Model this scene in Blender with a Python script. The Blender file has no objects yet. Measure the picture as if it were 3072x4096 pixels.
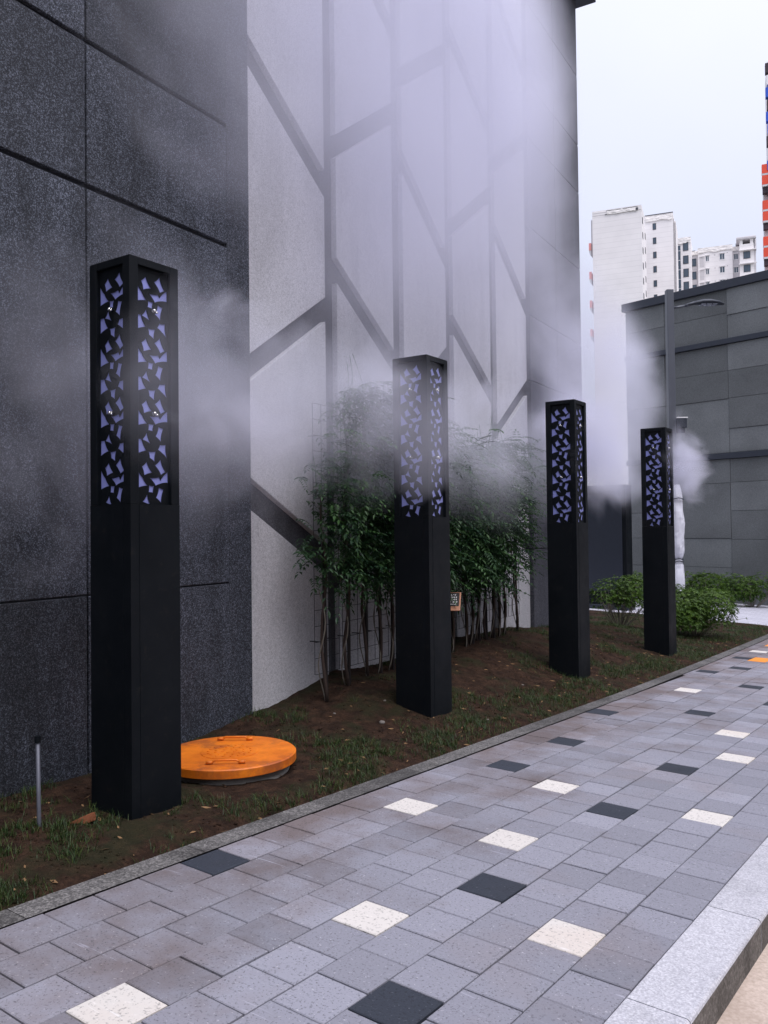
import bpy, bmesh, math, random
from mathutils import Vector, Matrix, noise
C = bpy.context.scene.collection
SC = bpy.context.scene
R = math.radians

# ------------------------------------------------------------------ camera, sky, sun, exposure
cam = bpy.data.objects.new('camera', bpy.data.cameras.new('camera')); C.objects.link(cam)
cam.data.sensor_fit = 'HORIZONTAL'; cam.data.sensor_width = 36.0; cam.data.lens = 36.0*3388/3072
cam.data.clip_start = 0.05; cam.data.clip_end = 3000
fwd = Vector((-.5989, .8003, .0215)).normalized()
upv = Vector((-.0115*.0, 0, 1))
m_r = Vector((.8003, .5989, -.0115)).normalized()
m_r = (m_r - fwd*m_r.dot(fwd)).normalized()
m_u = m_r.cross(fwd)
cam.matrix_world = Matrix(((m_r.x, m_u.x, -fwd.x, 0), (m_r.y, m_u.y, -fwd.y, 0), (m_r.z, m_u.z, -fwd.z, 1.651), (0, 0, 0, 1)))
SC.camera = cam
SC.view_settings.view_transform = 'Standard'; SC.view_settings.look = 'None'
SC.view_settings.exposure = 0.6; SC.view_settings.gamma = 1.0
SC.view_settings.use_curve_mapping = False

SUN_EL, SUN_AZ = 64.0, 105.0            # azimuth measured from +Y towards +X
w = bpy.data.worlds.new('World'); SC.world = w; w.use_nodes = True
nt = w.node_tree; nt.nodes.clear()
sky = nt.nodes.new('ShaderNodeTexSky'); sky.sky_type = 'NISHITA'; sky.sun_disc = False
sky.sun_elevation = R(SUN_EL); sky.sun_rotation = R(SUN_AZ); sky.dust_density = 4; sky.air_density = 1.2
bg1 = nt.nodes.new('ShaderNodeBackground'); bg1.inputs[1].default_value = 0.05
nt.links.new(sky.outputs[0], bg1.inputs[0])
tcw = nt.nodes.new('ShaderNodeTexCoord')
nzw = nt.nodes.new('ShaderNodeTexNoise'); nzw.inputs['Scale'].default_value = 1.6; nzw.inputs['Detail'].default_value = 5
nt.links.new(tcw.outputs['Generated'], nzw.inputs['Vector'])
crw = nt.nodes.new('ShaderNodeValToRGB')
crw.color_ramp.elements[0].position = .3; crw.color_ramp.elements[0].color = (.81, .81, .965, 1)
crw.color_ramp.elements[1].position = .68; crw.color_ramp.elements[1].color = (.93, .91, 1.03, 1)
nt.links.new(nzw.outputs[0], crw.inputs[0])
bg2 = nt.nodes.new('ShaderNodeBackground'); bg2.inputs[1].default_value = 0.78     # the cloud deck
sepw = nt.nodes.new('ShaderNodeSeparateXYZ'); nt.links.new(tcw.outputs['Generated'], sepw.inputs[0])
grw = nt.nodes.new('ShaderNodeMapRange'); grw.inputs[1].default_value = 0; grw.inputs[2].default_value = 1; grw.inputs[3].default_value = 1; grw.inputs[4].default_value = 3   # overcast sky: zenith three times the horizon
nt.links.new(sepw.outputs[2], grw.inputs[0])
mlw = nt.nodes.new('ShaderNodeMath'); mlw.operation = 'MULTIPLY'; mlw.inputs[1].default_value = .30
nt.links.new(grw.outputs[0], mlw.inputs[0]); nt.links.new(mlw.outputs[0], bg2.inputs[1])
nt.links.new(crw.outputs[0], bg2.inputs[0])
addw = nt.nodes.new('ShaderNodeAddShader'); wo = nt.nodes.new('ShaderNodeOutputWorld')
nt.links.new(bg1.outputs[0], addw.inputs[0]); nt.links.new(bg2.outputs[0], addw.inputs[1]); nt.links.new(addw.outputs[0], wo.inputs[0])

sl = bpy.data.lights.new('sun', 'SUN'); sl.energy = 1.5; sl.angle = R(40); sl.color = (.95, .94, 1.0)
so = bpy.data.objects.new('sun', sl); C.objects.link(so)
sd = Vector((math.sin(R(SUN_AZ))*math.cos(R(SUN_EL)), math.cos(R(SUN_AZ))*math.cos(R(SUN_EL)), math.sin(R(SUN_EL))))
so.rotation_euler = sd.to_track_quat('Z', 'Y').to_euler(); so.location = (10, 0, 30)
SC.cycles.volume_bounces = 5; SC.cycles.volume_step_rate = 1.0; SC.cycles.volume_max_steps = 256
SC.cycles.max_bounces = 10; SC.cycles.transparent_max_bounces = 12

# ------------------------------------------------------------------ helpers
def gz(x, y):
    yy = min(y, 60.0); xx = max(min(x, 20), -40)
    return -.0010 - .01678*xx - .02657*yy
def sm(a, b, x):
    t = min(1, max(0, (x-a)/(b-a))); return t*t*(3-2*t)
def tag(o, label=None, cat=None, group=None, kind=None):
    if label: o['label'] = label
    if cat: o['category'] = cat
    if group: o['group'] = group
    if kind: o['kind'] = kind
    return o
def link(name, me, mats, parent=None, smooth=False):
    o = bpy.data.objects.new(name, me); C.objects.link(o)
    for m in (mats if isinstance(mats, (list, tuple)) else [mats]): me.materials.append(m)
    if smooth:
        for p in me.polygons: p.use_smooth = True
    if parent: o.parent = parent
    return o
def empty(name, loc, rz=0):
    o = bpy.data.objects.new(name, None); C.objects.link(o); o.location = loc; o.rotation_euler = (0, 0, rz)
    o.empty_display_size = .2
    return o
class MB:
    def __init__(s): s.v = []; s.f = []; s.mi = []; s.t = []
    def add(s, vs, fs, mi=0, tint=.5):
        b = len(s.v); s.v += [tuple(v) for v in vs]
        for f in fs: s.f.append(tuple(b+i for i in f)); s.mi.append(mi); s.t.append(tint)
    def quad(s, a, b, c, d, mi=0, tint=.5): s.add([a, b, c, d], [(0, 1, 2, 3)], mi, tint)
    def box(s, x0, x1, y0, y1, z0, z1, mi=0, tint=.5):
        v = [(x0, y0, z0), (x1, y0, z0), (x1, y1, z0), (x0, y1, z0), (x0, y0, z1), (x1, y0, z1), (x1, y1, z1), (x0, y1, z1)]
        s.add(v, [(0, 3, 2, 1), (4, 5, 6, 7), (0, 1, 5, 4), (1, 2, 6, 5), (2, 3, 7, 6), (3, 0, 4, 7)], mi, tint)
    def tube(s, pts, r, n=8, mi=0, cap=True, tint=.5):
        pts = [Vector(p) for p in pts]; b = len(s.v); rr = r if isinstance(r, (list, tuple)) else [r]*len(pts)
        prev = None
        for i, p in enumerate(pts):
            d = (pts[min(i+1, len(pts)-1)]-pts[max(i-1, 0)]).normalized()
            a = d.cross(Vector((0, 0, 1)) if abs(d.z) < .9 else Vector((1, 0, 0))).normalized()
            if prev and a.dot(prev) < 0: a = -a
            prev = a; c = d.cross(a)
            for k in range(n):
                t = 2*math.pi*k/n; s.v.append(tuple(p+(a*math.cos(t)+c*math.sin(t))*rr[i]))
        for i in range(len(pts)-1):
            for k in range(n):
                k2 = (k+1) % n; s.f.append((b+i*n+k, b+i*n+k2, b+(i+1)*n+k2, b+(i+1)*n+k)); s.mi.append(mi); s.t.append(tint)
        if cap:
            s.f.append(tuple(b+k for k in range(n))[::-1]); s.mi.append(mi); s.t.append(tint)
            e = b+(len(pts)-1)*n; s.f.append(tuple(e+k for k in range(n))); s.mi.append(mi); s.t.append(tint)
    def lathe(s, prof, n=32, c=(0, 0, 0), mi=0):
        b = len(s.v)
        for r, z in prof:
            for k in range(n):
                t = 2*math.pi*k/n; s.v.append((c[0]+r*math.cos(t), c[1]+r*math.sin(t), c[2]+z))
        for i in range(len(prof)-1):
            for k in range(n):
                k2 = (k+1) % n; s.f.append((b+i*n+k, b+i*n+k2, b+(i+1)*n+k2, b+(i+1)*n+k)); s.mi.append(mi); s.t.append(.5)
        e = b+(len(prof)-1)*n
        s.f.append(tuple(e+k for k in range(n))); s.mi.append(mi); s.t.append(.5)
        s.f.append(tuple(b+k for k in range(n))[::-1]); s.mi.append(mi); s.t.append(.5)
    def build(s, name, mats, parent=None, smooth=False, bevel=0, xf=None):
        me = bpy.data.meshes.new(name)
        vs = [tuple(xf @ Vector(v)) for v in s.v] if xf else s.v
        me.from_pydata(vs, [], s.f); 
        me.polygons.foreach_set('material_index', s.mi)
        at = me.attributes.new('tint', 'FLOAT', 'FACE'); at.data.foreach_set('value', s.t)
        me.update()
        o = link(name, me, mats, parent, smooth)
        if bevel:
            b = o.modifiers.new('bevel', 'BEVEL'); b.width = bevel; b.segments = 2; b.limit_method = 'ANGLE'
        return o

# ------------------------------------------------------------------ materials
class NT:
    def __init__(s, name):
        s.m = bpy.data.materials.new(name); s.m.use_nodes = True; s.t = s.m.node_tree
        s.p = s.t.nodes['Principled BSDF']; s.tc = s.t.nodes.new('ShaderNodeNewGeometry')
        s.pos = s.tc.outputs['Position']
    def n(s, ty, **k):
        nd = s.t.nodes.new('ShaderNode'+ty)
        for a, b in k.items():
            if a in nd.inputs: nd.inputs[a].default_value = b
            else: setattr(nd, a, b)
        return nd
    def l(s, a, b): s.t.links.new(a, b)
    def noise(s, scale, detail=3, rough=.6, vec=None, dist=0):
        nd = s.n('TexNoise', Scale=scale, Detail=detail, Roughness=rough, Distortion=dist); s.l(vec or s.pos, nd.inputs['Vector']); return nd.outputs[0]
    def voro(s, scale, out='Distance', rnd=1, vec=None):
        nd = s.n('TexVoronoi', Scale=scale, Randomness=rnd); s.l(vec or s.pos, nd.inputs['Vector']); return nd.outputs[out]
    def ramp(s, fac, stops, interp='LINEAR'):
        nd = s.n('ValToRGB'); cr = nd.color_ramp; cr.interpolation = interp
        while len(cr.elements) < len(stops): cr.elements.new(.5)
        for e, (p, c) in zip(cr.elements, stops):
            e.position = p; e.color = (c, c, c, 1) if isinstance(c, (int, float)) else (*c, 1)
        s.l(fac, nd.inputs[0]); return nd.outputs[0]
    def mix(s, fac, a, b, mode='MIX'):
        nd = s.n('Mix'); nd.data_type = 'RGBA'; nd.blend_type = mode
        for sock, val in ((nd.inputs[0], fac), (nd.inputs[6], a), (nd.inputs[7], b)):
            if isinstance(val, (int, float)): sock.default_value = val if sock == nd.inputs[0] else (val, val, val, 1)
            elif isinstance(val, tuple): sock.default_value = (*val, 1)
            else: s.l(val, sock)
        return nd.outputs[2]
    def math(s, op, a, b=0.0, clamp=False):
        nd = s.n('Math'); nd.operation = op; nd.use_clamp = clamp
        for i, val in enumerate((a, b)):
            if isinstance(val, (int, float)): nd.inputs[i].default_value = val
            else: s.l(val, nd.inputs[i])
        return nd.outputs[0]
    def attr(s, name='tint'):
        nd = s.n('Attribute'); nd.attribute_name = name; return nd.outputs['Fac']
    def bump(s, h, strength=.4, dist=.01):
        nd = s.n('Bump', Strength=strength, Distance=dist); s.l(h, nd.inputs['Height']); s.l(nd.outputs[0], s.p.inputs['Normal'])
    def fin(s, col, rough=.8, spec=.3, metal=0):
        if isinstance(col, tuple): s.p.inputs['Base Color'].default_value = (*col, 1)
        else: s.l(col, s.p.inputs['Base Color'])
        if isinstance(rough, (int, float)): s.p.inputs['Roughness'].default_value = rough
        else: s.l(rough, s.p.inputs['Roughness'])
        s.p.inputs['Specular IOR Level'].default_value = spec; s.p.inputs['Metallic'].default_value = metal
        return s.m

def granite(name, lo, mid, hi, scale=60, bump=.5, warm=(1, 1, 1), stain=.25):
    t = NT(name)
    f = t.noise(scale, 4, .75); v = t.voro(scale*1.3, 'Color')
    f2 = t.noise(scale*.38, 3, .7, None, .6)
    sp = t.math('ADD', t.math('ADD', t.math('MULTIPLY', f, .55), t.math('MULTIPLY', v, .2)), t.math('MULTIPLY', f2, .25))
    col = t.ramp(sp, [(.36, lo), (.5, mid), (.62, hi)])
    big = t.ramp(t.noise(.9, 4, .6), [(.3, 1-stain), (.7, 1.0)])
    col = t.mix(1, col, big, 'MULTIPLY'); col = t.mix(1, col, t.ramp(t.attr(), [(0, 1-stain*.8), (1, 1.0+stain*.5)]), 'MULTIPLY')
    st = t.n('Mapping'); st.inputs['Scale'].default_value = (1.3, 1.3, .28); t.l(t.pos, st.inputs['Vector'])
    col = t.mix(1, col, t.ramp(t.noise(1.5, 6, .65, st.outputs[0], .5), [(.36, 1-stain*1.3), (.52, 1.0)]), 'MULTIPLY'); col = t.mix(1, col, warm, 'MULTIPLY')
    t.bump(sp, bump, .004)
    return t.fin(col, .75, .35)
M = {}
M['granite_dark'] = granite('flamed dark granite', (.012, .013, .017), (.036, .038, .046), (.23, .235, .265), 120, .9, (.90, .98, 1.10), .4)
M['granite_dark2'] = granite('dark granite cladding', (.035, .037, .050), (.075, .078, .098), (.15, .15, .17), 80, .6)
M['groove'] = granite('grey stone band', (.05, .05, .062), (.085, .085, .10), (.15, .15, .17), 90, .5)
M['stone_light'] = granite('light flamed granite', (.38, .38, .405), (.58, .58, .61), (.72, .71, .745), 95, .6, stain=.12)
M['kerb'] = granite('granite kerb', (.36, .36, .40), (.50, .50, .545), (.66, .66, .70), 110, .5, stain=.12)
M['border'] = granite('granite border', (.05, .048, .048), (.125, .120, .118), (.29, .28, .27), 85, .7, stain=.35)

M['kerb_face_shade'] = granite('shade-darkened stained kerb face', (.10, .095, .09), (.17, .165, .16), (.28, .275, .27), 70, .4, (1, .97, .94), .5)  # stained granite, darkened to put the road-side face's shade into its colour
def paver(name, base, var, speck, sc=90):
    t = NT(name)
    f = t.noise(sc, 3, .7); a = t.attr()
    tone = t.ramp(a, [(0, tuple(b*(1-var) for b in base)), (1, tuple(b*(1+var) for b in base))])
    warm = t.mix(t.ramp(t.noise(1.1, 4, .6), [(.52, 0.0), (.72, .55)]), tone, (base[0]*.95, base[1]*.80, base[2]*.70))
    col = t.mix(t.ramp(f, [(.34, .85), (.44, 0.0)]), warm, tuple(b*.42 for b in base))
    col = t.mix(t.ramp(t.noise(sc*.9, 2, .5, dist=.4), [(.66, 0.0), (.74, .45)]), col, speck)
    sx = t.n('SeparateXYZ'); t.l(t.pos, sx.inputs[0])
    dirt = t.math('ADD', t.math('MULTIPLY', t.math('ADD', sx.outputs[0], 2.1), -.42), t.math('MULTIPLY', t.math('SUBTRACT', t.noise(1.6, 5, .65), .5), 2.2))
    col = t.mix(t.math('MULTIPLY', t.ramp(dirt, [(.1, 0.0), (.75, .8)]), 1.0), col, (.52, .385, .30), 'MULTIPLY') if name.startswith('grey') else col
    scr = t.n('Mapping'); scr.inputs['Scale'].default_value = (2.2, 26, 1); t.l(t.pos, scr.inputs['Vector'])
    col = t.mix(t.ramp(t.noise(1.0, 4, .65, scr.outputs[0], .8), [(.66, 0.0), (.74, .6)]), col, tuple(min(.8, b*1.9) for b in base))
    t.bump(f, .5, .003)
    return t.fin(col, t.ramp(t.noise(2.0, 3), [(.3, .62), (.7, .9)]), .35)
M['pv_grey'] = paver('grey concrete paver', (.240, .242, .284), .19, (.62, .62, .66))
M['pv_dark'] = paver('charcoal paver', (.030, .036, .050), .12, (.16, .17, .2))
M['pv_white'] = paver('pale granite paver', (.62, .59, .555), .06, (.80, .77, .74), 62)
M['pv_orange'] = paver('orange tactile paver', (.75, .27, .04), .06, (.8, .4, .1))
t = NT('sand joint'); M['joint'] = t.fin(t.mix(t.noise(40), (.012, .012, .014), (.05, .045, .04)), .95, .1)
t = NT('beige road concrete'); c = t.mix(t.ramp(t.noise(60, 4), [(.3, 0.0), (.7, 1.0)]), (.42, .34, .28), (.60, .50, .43))
c = t.mix(t.ramp(t.noise(3, 4), [(.45, 0.0), (.7, .6)]), c, (.33, .26, .21)); t.bump(t.noise(90), .4, .003); M['road'] = t.fin(c, .9, .2)
t = NT('pale plaza paving')
br = t.n('TexBrick', Scale=1.0); br.inputs['Brick Width'].default_value = .3; br.inputs['Row Height'].default_value = .3; br.inputs['Mortar Size'].default_value = .004
br.inputs['Color1'].default_value = (.50, .50, .56, 1); br.inputs['Color2'].default_value = (.43, .43, .49, 1); br.inputs['Mortar'].default_value = (.2, .2, .22, 1)
t.l(t.pos, br.inputs['Vector']); M['plaza'] = t.fin(t.mix(1, br.outputs[0], t.ramp(t.noise(30), [(.3, .85), (.7, 1.05)]), 'MULTIPLY'), .85, .25)
t = NT('far ground'); M['ground'] = t.fin(t.mix(t.noise(.3), (.10, .11, .09), (.2, .2, .19)), .95, .1)
t = NT('reddish soil')
n1 = t.noise(9, 6, .7); n2 = t.noise(55, 4, .7)
c = t.ramp(n1, [(.32, (.013, .008, .006)), (.5, (.036, .020, .013)), (.7, (.074, .041, .025))])
c = t.mix(t.ramp(n2, [(.35, .7), (.55, 0.0)]), c, (.018, .011, .008))
c = t.mix(t.ramp(t.noise(2.2, 4, .6), [(.5, 0.0), (.62, .65)]), c, (.022, .026, .012))
t.bump(n2, 1.0, .02); M['soil'] = t.fin(c, .95, .12)
def plain(name, col, rough=.6, spec=.4, metal=0, var=.15, sc=12, bump=0):
    t = NT(name); c = t.mix(t.noise(sc, 4), tuple(x*(1-var) for x in col), tuple(min(1, x*(1+var)) for x in col))
    if bump: t.bump(t.noise(sc*3, 4), bump, .003)
    return t.fin(c, rough, spec, metal)
t = NT('charcoal powder coated steel')
tcn = t.n('TexCoord'); so_ = t.n('SeparateXYZ'); t.l(tcn.outputs['Object'], so_.inputs[0])
c = t.mix(t.ramp(t.noise(2.2, 6, .7), [(.42, 0.0), (.75, .5)]), (.0032, .0048, .0070), (.010, .012, .015))
c = t.mix(t.ramp(t.noise(14, 5, .7), [(.58, 0.0), (.75, .35)]), c, (.030, .026, .022))
M['black'] = t.fin(c, t.ramp(t.noise(3, 5, .6), [(.3, .42), (.7, .66)]), .16)
M['lav'] = plain('lavender acrylic backing', (.26, .285, .62), .35, .4, 0, .05, 6)
M['chrome'] = plain('chrome nozzle', (.75, .75, .75), .18, .5, 1, .02)
t = NT('orange painted steel'); n1 = t.noise(6, 5, .65)
c = t.ramp(n1, [(.3, (.52, .110, .006)), (.6, (.76, .20, .010)), (.8, (.85, .27, .02))])
c = t.mix(t.ramp(t.noise(3.3, 5, .7), [(.50, 0.0), (.64, .8)]), c, (.30, .075, .02)); t.bump(t.noise(60), .25, .002); M['orange'] = t.fin(c, .5, .4)
M['concrete'] = plain('rough concrete', (.16, .145, .13), .9, .2, 0, .3, 20, .6)
M['collar'] = plain('pale concrete collar', (.30, .285, .26), .9, .2, 0, .3, 20, .6)
M['pipe'] = plain('galvanised pipe', (.10, .105, .13), .5, .4, .3, .2, 20)
M['brick'] = plain('terracotta piece', (.16, .058, .028), .9, .2, 0, .3, 30, .4)
M['bark'] = plain('brown bark', (.055, .040, .034), .9, .2, 0, .4, 40, .6)
M['twig'] = plain('grey twig', (.20, .18, .15), .85, .2, 0, .3, 40)
M['stake'] = plain('dark timber stake', (.022, .018, .018), .8, .2, 0, .3, 20)
M['wire'] = plain('dark wire', (.035, .035, .04), .5, .4, .4, .1)
def leafm(name, a, b, spec=.35, rough=.5):
    t = NT(name); at = t.attr(); c = t.mix(at, a, b); c = t.mix(t.ramp(t.noise(8, 3), [(.3, .5), (.6, 0.0)]), c, tuple(x*.6 for x in a))
    t.p.inputs['Subsurface Weight'].default_value = 0
    m = t.fin(c, rough, spec)
    tr = t.n('BsdfTranslucent'); t.l(c, tr.inputs[0]); mx = t.n('MixShader'); mx.inputs[0].default_value = .25
    o = t.t.nodes['Material Output']; t.l(t.p.outputs[0], mx.inputs[1]); t.l(tr.outputs[0], mx.inputs[2]); t.l(mx.outputs[0], o.inputs[0])
    return m
M['vine'] = leafm('dark vine leaves', (.012, .042, .018), (.065, .150, .040))
M['azalea'] = leafm('azalea leaves', (.020, .065, .008), (.13, .22, .020))
M['grass'] = leafm('grass blades', (.016, .045, .010), (.095, .125, .032))
M['drygrass'] = plain('dead leaves', (.20, .12, .06), .9, .2, 0, .4, 30)
M['plastic'] = plain('crumpled clear plastic', (.62, .63, .70), .22, .6, 0, .12, 9, .8)
M['copper'] = plain('copper frame', (.36, .17, .10), .4, .5, .3, .1)
M['plaque'] = plain('black plaque', (.015, .013, .014), .35, .5)
M['white'] = plain('white letters', (.8, .8, .8), .6, .3, 0, .02)
M['pole'] = plain('blue grey lamp pole', (.080, .088, .108), .45, .5, .1, .12, 5)
M['lens'] = plain('lamp lens', (.25, .27, .33), .15, .6)
M['ledge'] = plain('dark ledge metal', (.028, .034, .048), .5, .4, .1, .15)
def clad(name, base):
    t = NT(name); a = t.attr(); c = t.ramp(a, [(0, tuple(x*.82 for x in base)), (1, tuple(x*1.28 for x in base))])
    f = t.noise(35, 4, .7); c = t.mix(1, c, t.ramp(f, [(.3, .75), (.7, 1.2)]), 'MULTIPLY')
    c = t.mix(1, c, t.ramp(t.noise(.7, 4), [(.3, .8), (.7, 1.1)]), 'MULTIPLY')
    t.bump(f, .5, .004); return t.fin(c, .8, .3)
M['clad'] = clad('grey green stone cladding', (.145, .155, .158))
def tower(name, base):
    t = NT(name); sep = t.n('SeparateXYZ'); t.l(t.pos, sep.inputs[0])
    z = t.math('FRACT', t.math('MULTIPLY', sep.outputs[2], 1.0)); ln = t.ramp(z, [(0, .86), (.05, .86), (.08, 1.0), (1, 1.0)])
    c = t.mix(1, base, ln, 'MULTIPLY'); c = t.mix(1, c, t.ramp(t.noise(.25, 4), [(.3, .93), (.7, 1.03)]), 'MULTIPLY')
    return t.fin(c, .8, .3)
M['tower'] = tower('pale siding', (.86, .83, .83))
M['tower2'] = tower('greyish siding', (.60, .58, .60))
M['cloth'] = plain('white construction sheeting', (.82, .79, .77), .7, .3, 0, .14, .9, .8)
M['glass'] = plain('dark window glass', (.055, .085, .12), .15, .6, 0, .3, .4)
M['frame'] = plain('window frame', (.80, .79, .80), .5, .4)
M['dframe'] = plain('dark frame', (.05, .055, .07), .5, .4)
M['red'] = plain('red balcony panel', (.72, .085, .045), .6, .3, 0, .1, .5)
M['pink'] = plain('faded red balcony panel', (.75, .30, .28), .6, .3, 0, .1, .5)
M['blue'] = plain('blue balcony panel', (.03, .10, .55), .6, .3, 0, .1, .5)
M['brown'] = plain('dark balcony opening', (.05, .035, .045), .6, .3, 0, .2, .5)

# ------------------------------------------------------------------ ground sheets
def sheet(name, xs, ys, off, mat, hf=None):
    mb = MB(); nx, ny = len(xs), len(ys)
    mb.v = [(x, y, gz(x, y)+(off(x, y) if callable(off) else off)) for y in ys for x in xs]
    for j in range(ny-1):
        for i in range(nx-1):
            a = j*nx+i; mb.f.append((a, a+1, a+nx+1, a+nx)); mb.mi.append(0); mb.t.append(.5)
    o = mb.build(name, mat); tag(o, kind='structure'); return o
def lin(a, b, n): return [a+(b-a)*i/(n-1) for i in range(n)]
sheet('ground', [-900, -300, -100, -40, -20, -10, 0, 10, 20, 100, 300, 900], [-300, -50, -10, 0, 10, 20, 30, 40, 60, 120, 300, 1200], -.30, M['ground'])
sheet('road', [-.947, 2, 6, 10], lin(-8, 60, 18), -.14, M['road'])
sheet('paving_bed', [-3.62, -2, -1.17], lin(-4, 30, 18), -.020, M['joint'])

def bx(y):   # paver / border edge and border / soil edge
    return -3.433-.0155*max(0, y-9)**1.3 if y > 9 else -3.433
def plaza_off(x, y): return -.012
sheet('plaza', lin(-22, -3.66, 12), lin(18.6, 34, 10), plaza_off, M['plaza'])
sheet('far_pavement', [-3.66, -2, -.947], lin(26, 40, 8), -.010, M['plaza'])

random.seed(4)
O = (-1.183, 3.078); S = .25
special = {(1, .5): 2, (2, -3): 1, (3, 1.5): 1, (4, -1): 2, (5, -5.5): 2, (8, -1): 1, (4, 4): 2, (1, 8.5): 2, (8, 19): 1, (7, 13.5): 1, (7, 9.5): 1,
           (7, 26.5): 2, (5, 29.5): 1, (7, 35.5): 1, (8, 33): 1, (8, 40): 1, (3, 18.5): 2, (2, 15): 2, (3, 12.5): 1, (3, 7.5): 1, (5, 8.5): 2,
           (7, 4.5): 2, (3, 25.5): 1, (5, 21.5): 1, (8, 44): 2, (7, 39.5): 3, (7, 40.5): 3, (6, 40): 3, (6, 41): 3, (8, 48): 3, (7, 47.5): 3, (6, 48): 3, (8, 49): 3,
           (1, 22.5): 2, (0, 28): 1, (2, 33): 2, (1, 37.5): 1, (0, 15): 1, (4, 49): 2, (2, 46): 1}
mb = MB()
for row in range(0, 11):
    off = .5*(row % 2)
    for k in range(-15, 92):
        u = k+off
        y0 = O[1]+u*S; y1 = y0+S; xr = O[0]-row*S; xl = xr-S
        if row >= 9:
            lim = bx((y0+y1)/2)
            if xr < lim+.03: continue
            xl = max(xl, lim)
        g = .0026+random.random()*.0022
        x0, x1, ya, yb = xl+g, xr-g, y0+g, y1-g
        if x1-x0 < .03: continue
        mi = special.get((row, u), 0)
        dz = random.gauss(0, .0012); tx = random.gauss(0, .0022); ty = random.gauss(0, .0022)
        h = lambda x, y: gz(x, y)+dz+tx*(x-x0)*4*.25+ty*(y-ya)*4*.25
        b = .0035; tint = min(1, max(0, random.gauss(.5, .24)))
        lo = [(x, y, h(x, y)-.035) for x, y in ((x0, ya), (x1, ya), (x1, yb), (x0, yb))]
        md = [(x, y, h(x, y)-b) for x, y in ((x0, ya), (x1, ya), (x1, yb), (x0, yb))]
        tp = [(x, y, h(x, y)) for x, y in ((x0+b, ya+b), (x1-b, ya+b), (x1-b, yb-b), (x0+b, yb-b))]
        mb.add(lo+md+tp, [(8, 9, 10, 11)]+[(i, (i+1) % 4, 4+(i+1) % 4, 4+i) for i in range(4)]+[(4+i, 4+(i+1) % 4, 8+(i+1) % 4, 8+i) for i in range(4)], mi, tint)
tag(mb.build('pavement', [M['pv_grey'], M['pv_dark'], M['pv_white'], M['pv_orange']]), kind='structure')

# granite border (flush) and kerb
mb = MB(); y = -3.0
while y < 26:
    L = 1.0; ya, yb = y+.002, y+L-.002; n = 4; tint = random.random()
    for q in range(n):
        a = ya+(yb-ya)*q/n; b = ya+(yb-ya)*(q+1)/n
        if a > 18.4: continue
        xa, xb = bx(a)-.003, bx(b)-.003
        P = lambda x, yy, o: (x, yy, gz(x, yy)+o)
        mb.add([P(xa-.15, a, .004), P(xa, a, .004), P(xb, b, .004), P(xb-.15, b, .004), P(xa-.15, a, -.15), P(xb-.15, b, -.15)], [(0, 1, 2, 3), (0, 3, 5, 4)], 0, tint)
    y += L
tag(mb.build('border_strip', M['border']), kind='structure')
KJ = -.37
mb = MB(); y = -2.62+KJ
while y < 40:
    ya, yb = y+.003, y+1-.003; n = 1
    P = lambda x, yy, o: (x, yy, gz(x, yy)+o)
    x0, x1 = -1.180, -.947; b = .012
    sec = [(x0, -.05), (x0, 0), (x0+.004, .004), (x1-b, .003), (x1-b*.3, -b*.35), (x1, -b), (x1, -.22)]
    vs = [P(x, ya, o) for x, o in sec]+[P(x, yb, o) for x, o in sec]; k = len(sec)
    mb.add(vs, [(i, i+1, k+i+1, k+i) for i in range(k-2)]+[tuple(range(k)), tuple(range(2*k-1, k-1, -1))], 0, random.random())
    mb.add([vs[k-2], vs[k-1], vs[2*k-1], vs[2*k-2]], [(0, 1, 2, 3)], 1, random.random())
    y += 1
tag(mb.build('kerb', [M['kerb'], M['kerb_face_shade']]), kind='structure')

# ------------------------------------------------------------------ the granite building wall
W0 = Vector((-5.28, 5.15, 0)); dw = Vector((-.1128, .9936, 0)).normalized(); nw = Vector((dw.y, -dw.x, 0))
ang = math.atan2(dw.y, dw.x)
def WP(s, o, z): return W0+dw*s+nw*o+Vector((0, 0, z))
XW = Matrix.Translation(W0) @ Matrix(((dw.x, -nw.x, 0, 0), (dw.y, -nw.y, 0, 0), (0, 0, 1, 0), (0, 0, 0, 1)))   # local x along, y inward, z up
bw = empty('granite_building', WP(0, 0, gz(-5.3, 5.2)))
tag(bw, 'tall dark granite building wall with a pale panelled section of slanted bands', 'building')
bw_inv = Matrix.Translation(-bw.location)
def wbuild(mb, name, mat, bevel=0, parent=bw): 
    return mb.build(name, mat, parent, bevel=bevel, xf=(bw_inv @ XW) if parent is bw else XW)
TOP = 11.4
# solid core behind everything
mb = MB(); mb.box(-9, 9.44, .13, 7, -1.2, TOP-.02); wbuild(mb, 'wall_core', M['groove'])
def slabs(name, xs, zs, mat, front=0.0, back=.13, gap=.022, parent=bw, tintf=None):
    mb = MB()
    for i in range(len(xs)-1):
        for j in range(len(zs)-1):
            mb.box(xs[i]+gap/2, xs[i+1]-gap/2, front, back, zs[j]+gap/2, zs[j+1]-gap/2, 0, random.random())
    return mb
mb = MB(); zs = [-1.2, 1.23, 4.045, 5.06, 7.05, 9.1, TOP]
gp = .018
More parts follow.
